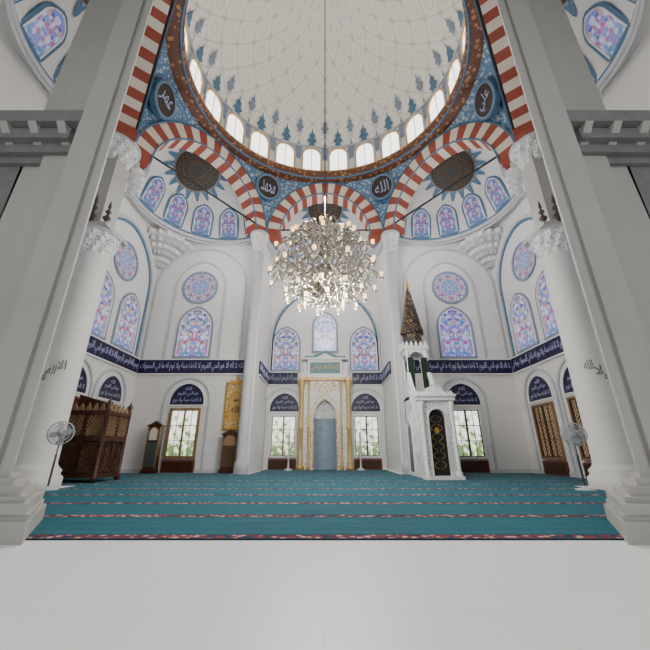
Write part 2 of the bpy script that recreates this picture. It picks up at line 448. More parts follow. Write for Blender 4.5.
# ================================================================= EXEDRAE, ARCHES
def chord(P,Q):
    P=Vector(P+(0,));Q=Vector(Q+(0,)); mid=(P+Q)/2; t=(Q-P); a=t.length/2; t.normalize()
    n=Vector((t.y,-t.x,0))
    if n.dot(mid-Vector((0,CY,0)))<0: n=-n
    return mid,t,a,n
A_l=(-3.2,15.3);A_r=(3.2,15.3);B_l=(-7.5,9.8);B_r=(7.5,9.8);C_l=(-3.2,4.3);C_r=(3.2,4.3)
HEX=[(A_l,B_l),(A_r,A_l),(B_r,A_r),(C_l,B_l),(B_r,C_r),(C_r,C_l)]
RISE=3.6
def great_arch(P,Q):
    mid,t,a,n=chord(P,Q); T=frame((mid.x,mid.y,S),t,(0,0,1))
    sgn=-1 if T.to_3x3().col[2].dot(n)>0 else 1
    mb=MB(); N=25; ai=a-0.78; ri=RISE-0.85
    for k in range(N):
        th=[pi*(k+j/3)/N for j in range(4)]
        o=[(a*math.cos(x),RISE*math.sin(x)) for x in th]; i_=[(ai*math.cos(x),ri*math.sin(x)) for x in th]
        w=sorted((sgn*0.05,-sgn*0.7))
        mb.strip(o,i_,w[0],w[1],'red' if k%2==0 else 'cream',T)
    th=[pi*x/40 for x in range(41)]
    w=sorted((sgn*0.05,sgn*0.10))
    mb.strip([((a)*math.cos(x),(RISE)*math.sin(x)) for x in th],[((a-0.07)*math.cos(x),(RISE-0.07)*math.sin(x)) for x in th],w[0],w[1],'bluetrim',T)
    mb.strip([((ai+.06)*math.cos(x),(ri+.06)*math.sin(x)) for x in th],[((ai)*math.cos(x),(ri)*math.sin(x)) for x in th],w[0],w[1],'bluetrim',T)
    mb.make('striped_arch')
def exedra(P,Q,rd,rect,nwin,med=0.5):
    mid,t,a,n=chord(P,Q); rx=a-0.1 if rd is None else a; ry=rx if rd is None else rd; rz=3.4
    C=Vector((mid.x,mid.y,S))
    def pt(ph,be,k=1.0):
        return C+t*(rx*k*math.cos(ph)*math.cos(be))+n*(ry*k*math.sin(ph)*math.cos(be))+Vector((0,0,rz*k*math.sin(be)))
    mb=MB()
    G=[[pt(pi*i/36,pi/2*j/14) for i in range(37)] for j in range(15)]
    mb.grid(G,'plaster')
    So=[];Si=[]
    for i in range(37):
        p=pt(pi*i/36,0); d=(p-C); d.z=0; d.normalize()
        L=50
        for ax,lo,hi in ((0,rect[0],rect[1]),(1,rect[2],rect[3])):
            if d[ax]>1e-6: L=min(L,(hi-C[ax])/d[ax])
            if d[ax]<-1e-6: L=min(L,(lo-C[ax])/d[ax])
        q=C+d*max(L,(p-C).length); So.append(q); Si.append(p)
    mb.grid([Si,So],'plaster',False)
    rim=[pt(pi*i/36,0.0,0.995) for i in range(37)]
    mb.tube(rim,0.11,'plaster2'); mb.tube([p+Vector((0,0,0.16)) for p in rim],0.05,'bluetrim')
    rim2=[pt(pi*i/36,0.0,0.99)-Vector((0,0,0.22)) for i in range(37)]
    mb.tube(rim2,0.06,'plaster2')
    dv=(n*(med)+Vector((0,0,math.sqrt(1-med*med)))).normalized()
    e1=t.copy(); e2=dv.cross(e1).normalized()
    def sp(al,th,k):
        u=dv*math.cos(al)+e1*math.sin(al)*math.cos(th)+e2*math.sin(al)*math.sin(th)
        cx=u.dot(t);cy=u.dot(n);cz=u.z
        return C+t*rx*k*cx+n*ry*k*max(cy,0.0)+Vector((0,0,rz*k*cz))
    def disc(fn,k,mat,m=144):
        G=[[sp(fn(2*pi*i/m)*j/6,2*pi*i/m,k) for i in range(m+1)] for j in range(7)]
        mb.grid(G,mat,False)
    disc(lambda x:0.34+0.17*abs(math.cos(x*9))**2.5,0.985,'bluetrim')
    disc(lambda x:0.36+0.02*math.cos(x*36),0.975,'bluegrey')
    disc(lambda x:0.345,0.965,'golddim')
    disc(lambda x:0.335,0.957,'meddark')
    for k in range(20):
        th0=2*pi*k/20
        mb.tube([sp(0.13+0.17*q/6,th0+0.35*math.sin(q*1.0),0.95) for q in range(7)],0.010,'golddim',4)
    mb.tube([sp(0.12,2*pi*i/24,0.95) for i in range(24)],0.012,'golddim',4,None,True)
    mb.make('semidome')
    for k in range(nwin):
        ph=pi*(k+0.5)/nwin; be=0.33
        p=pt(ph,be); inn=-(t*math.cos(ph)*math.cos(be)/rx+n*math.sin(ph)*math.cos(be)/ry+Vector((0,0,math.sin(be)/rz))).normalized()
        up=Vector((0,0,1)); up=(up-inn*up.dot(inn)).normalized(); r=up.cross(inn)
        o=p+inn*0.10-up*0.78
        T=frame(o,r,up)
        mbw=MB(); a_,h_,ri_=0.40,1.5,0.52
        mbw.prism(arch_pts(a_,h_,ri_),-0.05,0.015,'exglass',T)
        band(mbw,a_,h_,ri_,0.05,-0.12,0.05,'white',T); band(mbw,a_+0.05,h_+0.05,ri_+0.06,0.10,-0.12,0.03,'bluetrim',T)
        mbw.box(-a_-0.13,a_+0.13,-0.1,0,-0.12,0.05,'bluetrim',T)
        mbw.prism([(-0.13,h_+0.12),(0.13,h_+0.12),(0.05,h_+0.3),(0.12,h_+0.38),(0,h_+0.6),(-0.12,h_+0.38),(-0.05,h_+0.3)],-0.05,0.02,'bluetrim',T)
        mbw.make(wname())
for P,Q in HEX: great_arch(P,Q)
exedra(A_l,B_l,None,(-XW,-3.2,CY,YW),7)
exedra(B_r,A_r,None,(3.2,XW,CY,YW),7)
exedra(A_r,A_l,3.38,(-3.2,3.2,15.3,YA),5,med=0.42)
exedra(C_l,B_l,None,(-XW,-3.2,2.5,CY),7)
exedra(B_r,C_r,None,(3.2,XW,2.5,CY),7)
mb=MB(); mb.box(-XW,XW,-3,2.5,S,S+0.2,'plaster'); mb.box(-3.2,3.2,2.5,4.3,S,S+0.2,'plaster'); mb.make('ceiling')

EX,EY=6.1,5.5; Z0=15.42
def ell(dx,dy): 
    k=1/math.sqrt((dx/EX)**2+(dy/EY)**2); return Vector((dx*k,CY+dy*k,0))
mb=MB()
for P,Q in HEX:
    mid,t,a,n=chord(P,Q); cols=[]
    for i in range(33):
        th=pi*i/32; hp=mid+t*a*math.cos(th); zb=S+RISE*math.sin(th)
        rp=ell(hp.x,hp.y-CY)
        cols.append([Vector((hp.x+(rp.x-hp.x)*(1-math.cos(pi/2*j/8)),hp.y+(rp.y-hp.y)*(1-math.cos(pi/2*j/8)),zb+(Z0-zb)*math.sin(pi/2*j/8))) for j in range(9)])
    mb.grid(cols,'pend')
mb.make('pendentives')
mb=MB()
def oval(k,z,n=96): return [Vector((EX*k*math.cos(2*pi*i/n),CY+EY*k*math.sin(2*pi*i/n),z)) for i in range(n+1)]
mb.grid([oval(1.03,15.36),oval(0.955,15.40),oval(0.93,15.52),oval(0.93,15.84),oval(0.955,15.92),oval(1.03,15.96)],'ring')
mb.tube(oval(0.945,15.42)[:-1],0.05,'bluetrim',6,None,True); mb.tube(oval(0.94,15.9)[:-1],0.05,'goldflat',6,None,True)
mb.make('dome_ring')
mb=MB(); DZ=18.3
prof=[(1.0,15.9),(1.0,16.8),(1.0,17.6)]+[(math.cos(pi/2*j/20),DZ-0.3+5.7*math.sin(pi/2*j/20)) for j in range(20)]+[(0.03,DZ+5.4)]
G=[];UV=[]; NW=24; acc=0
for j,(k,z) in enumerate(prof):
    G.append(oval(k,z)); 
    if j: acc+=math.hypot((k-prof[j-1][0])*5.8,z-prof[j-1][1])
    UV.append([(i/96*NW,(acc+1.3)/1.7) for i in range(97)])
mb.grid(G,'dome',True,UV)
mb.tube(oval(0.985,18.0)[:-1],0.06,'plaster2',6,None,True)
mb.make('dome')
for k in range(NW):
    a=pi/2+2*pi*(k+0.5)/NW
    p=Vector((EX*math.cos(a),CY+EY*math.sin(a),16.15)); inn=-Vector((math.cos(a)/EX,math.sin(a)/EY,0)).normalized()
    T=frame(p+inn*0.05,Vector((0,0,1)).cross(inn),(0,0,1))
    mb=MB(); mb.prism(arch_pts(0.50,1.65,0.50),-0.1,0.02,'domeglass',T)
    band(mb,0.50,1.65,0.50,0.07,-0.12,0.07,'goldflat',T); band(mb,0.57,1.72,0.57,0.05,-0.12,0.10,'plaster2',T)
    mb.box(-0.5,0.5,-0.08,0,-0.1,0.1,'plaster2',T)
    mb.box(-0.02,0.02,0,1.63,0,0.04,'plaster2',T)
    mb.make(wname())
mb=MB()
def domept(a,z):
    if z<=DZ-0.3: k=1
    else: k=math.sqrt(max(0,1-((z-DZ+0.3)/5.7)**2))
    return Vector((EX*k*math.cos(a),CY+EY*k*math.sin(a),z))
mot=[(0,0),(0.22,0.12),(0.12,0.3),(0.36,0.5),(0.16,0.8),(0.22,1.0),(0.06,1.2),(0,1.65)]
mot=mot+[(-x,y) for x,y in mot[::-1][1:-1]]
for k in range(NW):
    for off,sc,zz,mt in ((0.0,1.0,17.0,'bluegrey'),(0.5,0.85,18.05,'bluetrim'),(0.0,0.7,19.0,'bluegrey')):
        a=pi/2+2*pi*(k+off)/NW
        vs=[]
        for x,y in mot:
            q=domept(a-x*sc/5.8,zz+y*sc); cen=Vector((0,CY,17.5)); vs.append(q+(cen-q).normalized()*0.06)
        c0=domept(a,zz+0.7*sc); vs.append(c0+(Vector((0,CY,17.5))-c0).normalized()*0.08)
        n=len(mot); mb.add(vs,[[i,(i+1)%n,n] for i in range(n)],mt)
mb.make('dome_painted_motifs')

def roundel(x,y,z,txt):
    mb=MB(); n=Vector((-x*1.0,CY-y,-2.0)).normalized(); up=Vector((0,0,1)); up=(up-n*up.dot(n)).normalized(); r=up.cross(n)
    T=frame((x,y,z),r,up); N=32
    c=lambda R:[(R*math.cos(2*pi*i/N),R*math.sin(2*pi*i/N)) for i in range(N)]
    mb.prism(c(0.60),-0.25,0.0,'meddark',T); mb.strip(c(0.64),c(0.60),-0.25,0.04,'bluegrey',T,True)
    mb.strip(c(0.72),c(0.64),-0.25,0.02,'bluetrim',T,True)
    ob=mb.make('calligraphy_roundel')
    text('roundel_script',txt,T@Matrix.Translation((0,0,0.01)),0.8,'ink',ob,0.8,0.62)
roundel(-3.12,14.72,14.55,shape_ar('محمد')); roundel(3.12,14.72,14.55,shape_ar('الله'))
roundel(-6.6,9.8,14.5,shape_ar('عمر')); roundel(6.6,9.8,14.5,shape_ar('علي'))

mb=MB()
for P,Q in HEX[:5]:
    mb.tube([P+(S+0.35,),Q+(S+0.35,)],0.045,'darkrod')
mb.make('tie_rods')

# ================================================================= PIERS
def muq(mb,cx,cy,z0,z1,r0,r1,tiers=4,seg=24,mat='carved'):
    for k in range(tiers):
        a=k/tiers; b=(k+1)/tiers
        ra=r0+(r1-r0)*a; rb=r0+(r1-r0)*b
        mb.lathe([(ra,z0+(z1-z0)*a),(rb*0.98,z0+(z1-z0)*(a+0.75/tiers)),(rb,z0+(z1-z0)*b)],(cx,cy,0),mat,seg,False,None,0.13 if k%2==0 else 0.10,rot=k*pi/seg)
    mb.lathe([(r1*1.03,z1),(r1*1.03,z1+0.12)],(cx,cy,0),'plaster2',seg)
for sx in (-1,1):
    mb=MB()
    mb.box(*sorted((sx*3.2,sx*3.75)),15.25,15.9,0,S,'plaster')
    mb.lathe([(0.30,0.0),(0.30,0.4),(0.24,0.5),(0.22,0.6),(0.22,10.5),(0.26,10.6)],(sx*3.50,15.22,0),'plaster2',20)
    muq(mb,sx*3.50,15.25,10.6,S-0.12,0.26,0.48)
    mb.make('apse_pilaster')
for sx in (-1,1):
    mb=MB()
    mb.box(*sorted((sx*7.55,sx*9.0)),9.35,10.1,0,S,'pier')
    c=(sx*7.42,9.32,0)
    mb.lathe([(0.66,0.0),(0.66,0.25),(0.58,0.32),(0.60,0.42),(0.50,0.52),(0.47,0.6),(0.44,6.5),(0.50,6.6),(0.47,6.68)],c,'plaster',28)
    muq(mb,c[0],c[1],6.68,7.4,0.47,0.64)
    mb.box(c[0]-0.60,c[0]+0.60,c[1]-0.60,c[1]+0.60,7.5,7.62,'pier')
    muq(mb,sx*7.95,9.7,10.9,S-0.05,0.5,0.78)
    for i,(dx,dy) in enumerate(((-0.46,-0.45),(0.0,-0.5),(0.46,-0.45))):
        q=(c[0]+dx,c[1]+dy,7.62); s_=1.35 if i==1 else 1.05
        mb.lathe([(0.10*s_,0),(0.04,0.08*s_),(0.12*s_,0.2*s_),(0.03,0.33*s_),(0.09*s_,0.43*s_),(0.025,0.55*s_),(0.05*s_,0.62*s_),(0.008,0.85*s_)],q,'finial',10)
    ob=mb.make('arcade_column')
    for k in range(4):
        a=-pi/2+(k-1.5)*0.42
        o=(c[0]+0.462*math.cos(a),c[1]+0.462*math.sin(a),2.85-sx*(k-1.5)*0.16)
        T=frame(o,(-math.sin(a),math.cos(a),0),(0,0,1))
        text('script_ring',shape_ar(['الله','لا','اله','الا'][k]),T,0.3,'greyink',ob,0.2,0.26,0.004)
for sx in (-1,1):
    SH=0.25
    prof=[(3.30,4.15),(3.42,4.15),(3.42,4.21),(3.50,4.21),(3.50,4.15),(3.92,4.15),(3.92,4.24),(4.02,4.24),(4.02,4.5),(4.2,4.5),(4.2,4.62),(4.28,4.62),(4.28,4.55),(4.75,4.55),(4.75,4.65),(5.2,4.65),(5.2,5.15),(4.12,5.15)]
    P=[(sx*(x+SH),y) for x,y in prof]
    if sx<0: P=P[::-1]
    mb=MB(); mb.prism(P,0.6,S,'pier')
    def plinth(gi,g):
        pts=[(3.55-gi,4.15-g),(4.35,4.15-g),(4.35+g,4.45-g),(5.45+g,4.45-g),(5.45+g,5.15+g*0.3),(4.37-gi,5.15+g*0.3)]
        pts=[(sx*x,y) for x,y in pts]
        return pts if sx>0 else pts[::-1]
    for z0,z1,gi,g in ((0,0.20,0.53,0.24),(0.20,0.26,0.49,0.20),(0.26,0.36,0.46,0.22),(0.36,0.42,0.36,0.14),(0.42,0.52,0.24,0.08),(0.52,0.60,0.10,0.04)):
        mb.prism(plinth(gi,g),z0,z1,'pier')
    mb.make('nave_pier')
    mb=MB(); T=frame((sx*7.2,4.75,0),(1,0,0),(0,0,1)); ZD=-0.95
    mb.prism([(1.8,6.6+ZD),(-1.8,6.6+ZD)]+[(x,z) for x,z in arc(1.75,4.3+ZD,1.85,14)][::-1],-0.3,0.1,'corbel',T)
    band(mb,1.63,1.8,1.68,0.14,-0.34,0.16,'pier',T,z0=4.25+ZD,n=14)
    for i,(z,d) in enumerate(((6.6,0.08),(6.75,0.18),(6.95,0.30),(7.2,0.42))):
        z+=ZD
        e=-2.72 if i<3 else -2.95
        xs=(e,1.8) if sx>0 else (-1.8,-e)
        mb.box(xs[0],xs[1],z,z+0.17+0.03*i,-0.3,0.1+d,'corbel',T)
    for k in range(9):
        x=(-2.6+k*0.5)*sx
        mb.prism([(0,0),(0.42,0.5),(0,0.5)],-0.07,0.07,'pier',frame((sx*7.2+x,4.65,6.7+ZD),(0,-1,0),(0,0,1)))
    mb.make('gallery_cornice')

# ================================================================= MIHRAB
mb=MB(); T=FA(0,0.015)
W=1.12; a=0.58; Hh=4.55
inner=arc(a,2.5,0.95,12)
pol=[(-W,0),(-a,0)]+inner[::-1]+[(a,0),(W,0),(W,Hh),(-W,Hh)]
mb.prism(pol,0.02,0.62,'carved',T)
G=[[Vector((a*math.cos(pi*i/16),z,0.62-0.55*math.sin(pi*i/16))) for i in range(17)] for z in (0,1.2,2.5)]
mb.grid(G,'niche',True,None,T)
for k in range(5):
    z0=2.5+k*0.19; z1=z0+0.19; r0=a*(1-(k/5)**2)**.5; r1=a*(1-((k+1)/5)**2)**.5*0.98+0.01
    G=[[Vector((r*(1-0.10*(i%2))*math.cos(pi*i/20),z,0.62-0.55*r/a*(1-0.10*(i%2))*math.sin(pi*i/20))) for i in range(21)] for r,z in ((r0,z0),(r0,z1),(r1,z1))]
    mb.grid(G,'white' if k%2 else 'carved',False,None,T)
band(mb,a,3.45,0.95,0.06,0.6,0.68,'goldcarved',T)
band(mb,a+0.14,3.65,1.1,0.05,0.6,0.66,'goldcarved',T)
for k in range(5):
    z=3.72+k*0.13; w=0.28+0.11*k
    for j in range(-3,4):
        x=j*w/3.5
        mb.box(x-w/8,x+w/8,z,z+0.11,0.6,0.66+0.02*k,'white' if (j+k)%2 else 'goldcarved',T)
for sx in (-1,1):
    for x,r in ((1.24,0.12),(0.86,0.06)):
        mb.lathe([(r*1.7,0),(r*1.7,0.15),(r*1.2,0.22),(r*1.4,0.3),(r,0.38),(r,1.9),(r*1.25,1.95),(r*1.25,2.02),(r,2.07),(r,3.9),(r*1.3,3.98),(r*1.1,4.05),(r*1.9,4.35),(r*1.9,4.45)],(0,0,0),'goldcol',14,True,frame((sx*x,YA-0.60,0.015),(1,0,0),(0,1,0)))
    mb.box(*sorted((sx*1.12,sx*1.36)),0,4.45,0.02,0.5,'white',T)
mb.box(-1.4,1.4,4.45,4.6,0.02,0.78,'goldcarved',T); mb.box(-1.34,1.34,4.6,4.72,0.02,0.70,'white',T)
mb.box(-0.95,0.95,4.72,5.62,0.02,0.55,'white',T); mb.box(-0.82,0.82,4.86,5.46,0.5,0.60,'tile',T)
for sx in (-1,1):
    mb.box(*sorted((sx*0.98,sx*1.25)),4.72,5.5,0.02,0.5,'carved',T)
mb.box(-1.28,1.28,5.62,5.72,0.02,0.66,'white',T)
mb.prism([(-1.25,5.72),(1.25,5.72),(1.1,5.86),(0.7,5.84),(0.45,5.98),(0,6.12),(-0.45,5.98),(-0.7,5.84),(-1.1,5.86)],0.1,0.5,'tile',T)
mb.prism([(-0.5,5.74),(0.5,5.74),(0.2,5.9),(0,6.0),(-0.2,5.9)],0.1,0.54,'white',T)
ob=mb.make('mihrab')
text('mihrab_script',shape_ar('الله لا اله الا هو الحي'),FA(0,5.17)@Matrix.Translation((0,0,0.61)),0.4,'goldflat',ob,1.5,0.42)

for sx in (-1,1):
    mb=MB(); mb.lathe([(0.2,0),(0.2,0.06),(0.05,0.12),(0.035,0.5),(0.07,0.6),(0.03,0.7),(0.03,1.2),(0.09,1.28),(0.05,1.34),(0.045,1.36),(0.045,1.75),(0.0,1.8)],(sx*1.75-0.02,17.6,0.015),'whiteplastic',12)
    mb.make('candle_stand')

# ================================================================= MINBAR
mb=MB(); cx=3.9; hw=0.47; zb=0.015
TS=lambda x:frame((x,0,zb),(0,1,0),(0,0,1))
side=[(12.45,0),(14.75,0),(14.75,2.95),(13.85,2.95),(12.45,0.75)]
for x in (cx-hw,cx+hw-0.08):
    mb.prism(side,0,0.08,'white',TS(x))
    mb.prism([(12.35,0.75),(13.85,3.1),(13.85,3.22),(12.35,0.87)],-0.03,0.11,'white',TS(x))
    mb.prism([(12.35,1.45),(13.85,3.80),(13.85,3.95),(12.35,1.60)],-0.04,0.12,'white',TS(x))
    for k in range(12):
        y=12.45+k*0.122; z=0.80+(y-12.35)*1.567
        mb.prism([(y,z),(y+0.06,z),(y+0.06,z+0.75),(y,z+0.75)],0.01,0.07,'carved',TS(x))
    ww=(-0.03,0) if x<cx else (0.08,0.11)
    band(mb,0.34,1.9,0.4,0.05,ww[0],ww[1],'white',TS(x)@Matrix.Translation((14.25,0.1,0)))
    mb.prism(arch_pts(0.30,1.8,0.36,8,0.1),ww[0]+(0.02 if x<cx else -0.02),ww[1]-(0.0 if x<cx else 0.02),'greydk',TS(x)@Matrix.Translation((14.25,0,0)))
    mb.strip([(12.6,0.15),(13.75,0.15),(13.75,2.3)],[(12.75,0.22),(13.68,0.22),(13.68,2.0)],ww[0],ww[1],'white',TS(x))
    for (yy,zz,R) in ((13.25,0.75,0.26),(13.5,1.35,0.14),(12.8,0.45,0.12)):
        pts=[((R if i%2==0 else R*0.62)*math.cos(2*pi*i/20)+yy,(R if i%2==0 else R*0.62)*math.sin(2*pi*i/20)+zz) for i in range(20)]
        mb.prism(pts,ww[0],ww[1],'carved',TS(x))
    mb.box(12.4,14.8,0,0.12,-0.05,0.13,'white',TS(x))
for k in range(11):
    y=12.45+k*0.127; mb.box(cx-hw+0.08,cx+hw-0.08,y,y+0.127+0.1,zb,zb+0.27*(k+1),'white')
mb.box(cx-hw,cx+hw,13.85,14.75,zb+2.85,zb+2.97,'white')
mb.box(cx-hw,cx+hw,14.67,14.75,zb,zb+2.9,'carved')
for dx in (-1,1):
    for y in (13.92,14.66):
        mb.lathe([(0.08,2.95),(0.08,3.05),(0.045,3.12),(0.045,4.7),(0.08,4.8),(0.08,4.9)],(cx+dx*(hw-0.08),y,zb),'white',10)
for x in (cx-hw,cx+hw-0.06):
    mb.box(13.9,14.7,2.95,3.7,0,0.06,'carved',TS(x))
    b=[(13.88,4.98),(13.88,4.45)]+[(14.29+p[0]*1.0,p[1]) for p in arc(0.36,4.45,0.42,8)][::-1]+[(14.70,4.45),(14.70,4.98)]
    mb.prism(b[::-1],0,0.06,'white',TS(x))
for y in (13.9,14.64):
    T=frame((cx,y,zb),(1,0,0),(0,0,1))
    b=[(-hw,4.98),(-hw,4.45)]+arc(hw-0.1,4.45,0.42,8)[::-1]+[(hw,4.45),(hw,4.98)]
    mb.prism(b[::-1],-0.06,0.0,'white',T)
for dx in (-0.28,0.28):
    G=[[Vector((cx+dx+0.17*(i/8-0.5)*(1.6-0.5*abs(j/6-0.3)),13.86-0.03*math.sin(i*1.9),zb+4.6-1.3*j/6)) for i in range(9)] for j in range(7)]
    mb.grid(G,'green',True)
mb.box(cx-hw-0.07,cx+hw+0.07,13.82,14.76,zb+4.98,zb+5.08,'white')
for k in range(5):
    for sy in (13.82,14.76):
        mb.prism([(-0.08,0),(0.08,0),(0.05,0.14),(0,0.24),(-0.05,0.14)],-0.02,0.02,'white',frame((cx-0.4+0.2*k,sy,zb+5.08),(1,0,0),(0,0,1)))
    mb.prism([(-0.08,0),(0.08,0),(0.05,0.14),(0,0.24),(-0.05,0.14)],-0.02,0.02,'white',frame((cx-hw-0.05,13.9+0.2*k,zb+5.08),(0,1,0),(0,0,1)))
mb.lathe([(0.42,5.08),(0.42,5.70),(0.52,5.76),(0.52,5.86)],(cx,14.29,zb),'spire',8,False)
mb.lathe([(0.52,5.86),(0.46,6.05),(0.27,7.05),(0.08,7.95),(0.04,8.05)],(cx,14.29,zb),'spire',12,False)
mb.lathe([(0.04,8.05),(0.09,8.15),(0.03,8.23),(0.06,8.31),(0.02,8.39),(0.035,8.45),(0.004,8.68)],(cx,14.29,zb),'gold',10)
T=frame((cx,12.1,zb),(1,0,0),(0,0,1))
pw=0.60; a=0.30
pol=[(-pw,0),(-a,0)]+arc(a,1.95,0.32,8)[::-1]+[(a,0),(pw,0),(pw,2.75),(-pw,2.75)]
mb.prism(pol,-0.3,0.0,'carved',T)
band(mb,a,2.27,0.32,0.05,-0.02,0.03,'white',T)
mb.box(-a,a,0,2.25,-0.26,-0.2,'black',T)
for sx in (-1,1):
    TT=frame((cx+sx*0.52,12.06,zb),(1,0,0),(0,1,0)); mb.lathe([(0.10,0),(0.10,0.2),(0.06,0.28),(0.06,2.3),(0.1,2.42),(0.1,2.5)],(0,0,0),'white',12,True,TT)
mb.box(-0.66,0.66,2.55,2.68,-0.34,0.1,'white',T); mb.box(-0.7,0.7,2.68,2.76,-0.36,0.14,'white',T)
mb.prism([(-0.66,2.76),(0.66,2.76),(0.62,2.9),(0.4,2.86),(0.25,3.0),(0,3.14),(-0.25,3.0),(-0.4,2.86),(-0.62,2.9)],-0.2,0.0,'carved',T)
for k in range(6):
    z=0.3+k*0.3
    for sg in (-1,1):
        mb.tube([(sg*(0.03+0.16*math.sin(q*pi/8)),z+0.26*q/8,-0.19) for q in range(9)],0.009,'gold',4,T)
mb.prism([(0.08*math.cos(2*pi*i/16),1.55+0.11*math.sin(2*pi*i/16)) for i in range(16)],-0.2,-0.185,'gold',T)
mb.box(-0.62,0.62,0,0.1,-0.3,0.22,'white',T)
mb.make('minbar')

# ================================================================= WOODEN PREACHER CHAIR
def lattice(mb,T,x0,x1,y0,y1,step,r,mat):
    h=y1-y0; w=x1-x0; n=int((w+h)/step)+1
    for k in range(1,n):
        c=k*step
        xa=max(0,c-h); xb=min(w,c)
        if xb-xa>0.02:
            mb.tube([(x0+xa,y0+c-xa,0.03),(x0+xb,y0+c-xb,0.03)],r,mat,4,T)
            mb.tube([(x0+w-xa,y0+c-xa,0.03),(x0+w-xb,y0+c-xb,0.03)],r,mat,4,T)
mb=MB(); x0,x1,y0,y1=-8.65,-6.8,10.85,12.05; zt=2.05; zb=0.015
for x in (x0,x1):
    for y in (y0,y1):
        mb.lathe([(0.09,0),(0.09,0.15),(0.065,0.2),(0.065,zt),(0.09,zt+0.05),(0.04,zt+0.12),(0.10,zt+0.24),(0.03,zt+0.36),(0.0,zt+0.45)],(x,y,zb),'wood',12)
mb.box(x0,x1,y0,y1,zb+0.12,zb+0.2,'wood'); mb.box(x0+0.04,x1-0.04,y0+0.06,y1-0.06,zb+0.2,zb+1.2,'wood')
mb.box(x0,x1,y0+0.03,y1,zb+1.2,zb+1.3,'wood')
Tf=frame((x0,y0,zb),(1,0,0),(0,0,1)); Tr=frame((x1,y0,zb),(0,1,0),(0,0,1)); wf=x1-x0; wr=y1-y0
for T,w,n in ((Tf,wf,3),(Tr,wr,2)):
    for (a,b) in ((0.12,0.24),(1.16,1.28),(1.95,2.07)):
        mb.box(0,w,a,b,-0.06,0.05,'wood',T)
    for k in range(n+1):
        x=w*k/n; mb.box(max(0,x-0.04),min(w,x+0.04),0.12,2.07,-0.05,0.045,'wood',T)
    for k in range(n):
        xa=w*k/n+0.06; xb=w*(k+1)/n-0.06
        mb.box(xa,xb,0.28,1.12,-0.06,0.0,'woodlt',T)
        lattice(mb,T,xa,xb,0.28,1.12,0.13,0.018,'wood')
        lattice(mb,T,xa,xb,1.32,1.92,0.11,0.016,'woodlt')
    for k in range(int(w/0.22)):
        xx=0.12+k*0.22
        mb.prism([(xx-0.09,2.07),(xx+0.09,2.07),(xx+0.05,2.2),(xx,2.3),(xx-0.05,2.2)],-0.02,0.02,'woodlt',T)
Tb=frame((x0+0.02,y0,zb),(0,1,0),(0,0,1))
mb.prism([(0,1.3),(wr,1.3),(wr,2.5),(wr*0.8,2.62),(wr*0.5,2.85),(wr*0.2,2.62),(0,2.5)],-0.03,0.03,'wood',Tb)
Tq=frame((x0,y1,zb),(1,0,0),(0,0,1))
mb.prism([(0,1.3),(wf,1.3),(wf,2.15),(wf*0.75,2.2),(wf*0.5,2.5),(wf*0.25,2.62),(0,2.75)],-0.03,0.03,'wood',Tq)
lattice(mb,Tq,0.15,wf-0.15,1.35,2.05,0.14,0.014,'woodlt')
mb.make('preacher_chair')

# ================================================================= FANS
def fan(x,y,face,hz):
    mb=MB(); mb.lathe([(0.22,0),(0.22,0.03),(0.06,0.06),(0.03,0.1)],(x,y,0.015),'whiteplastic',20)
    mb.lathe([(0.022,0.08),(0.022,0.75),(0.03,0.76),(0.016,0.8),(0.016,hz-0.2)],(x,y,0.015),'greydk',10)
    mb.box(x-0.05,x+0.05,y-0.06,y+0.06,hz-0.28,hz-0.18,'whiteplastic')
    n=Vector(face).normalized(); r=Vector((0,0,1)).cross(n).normalized(); T=frame(Vector((x,y,hz))+n*0.12,r,n.cross(r))@Matrix.Scale(0.88,4)
    for R,w in ((0.31,0),(0.30,0.05),(0.30,-0.05),(0.22,0.075),(0.22,-0.075),(0.12,0.085),(0.12,-0.085)):
        mb.tube([(R*math.cos(2*pi*i/28),R*math.sin(2*pi*i/28),w) for i in range(28)],0.012 if w==0 else 0.006,'whiteplastic',4,T,True)
    for k in range(28):
        a=2*pi*k/28
        for sg in (-1,1):
            mb.tube([(0.05*math.cos(a),0.05*math.sin(a),sg*0.088),(0.2*math.cos(a),0.2*math.sin(a),sg*0.078),(0.31*math.cos(a),0.31*math.sin(a),0)],0.005,'whiteplastic',3,T)
    for k in range(4):
        a=2*pi*k/4+0.3
        b=[(0.04,-0.03),(0.15,-0.09),(0.26,-0.07),(0.28,0.02),(0.2,0.08),(0.04,0.04)]
        mb.prism(b,-0.006,0.006,'whiteplastic',T@Matrix.Rotation(a,4,'Z')@Matrix.Rotation(0.35,4,'X'))
    mb.lathe([(0.05,-0.05),(0.05,0.06),(0.02,0.09)],(0,0,0),'whiteplastic',14,True,T)
    mb.lathe([(0.09,-0.25),(0.10,-0.1),(0.06,-0.08)],(0,0,0),'whiteplastic',14,True,T)
    mb.make('pedestal_fan')
fan(-6.55,8.8,(0.5,-1,0),1.30); fan(6.15,8.8,(-0.4,-1,0),1.27)

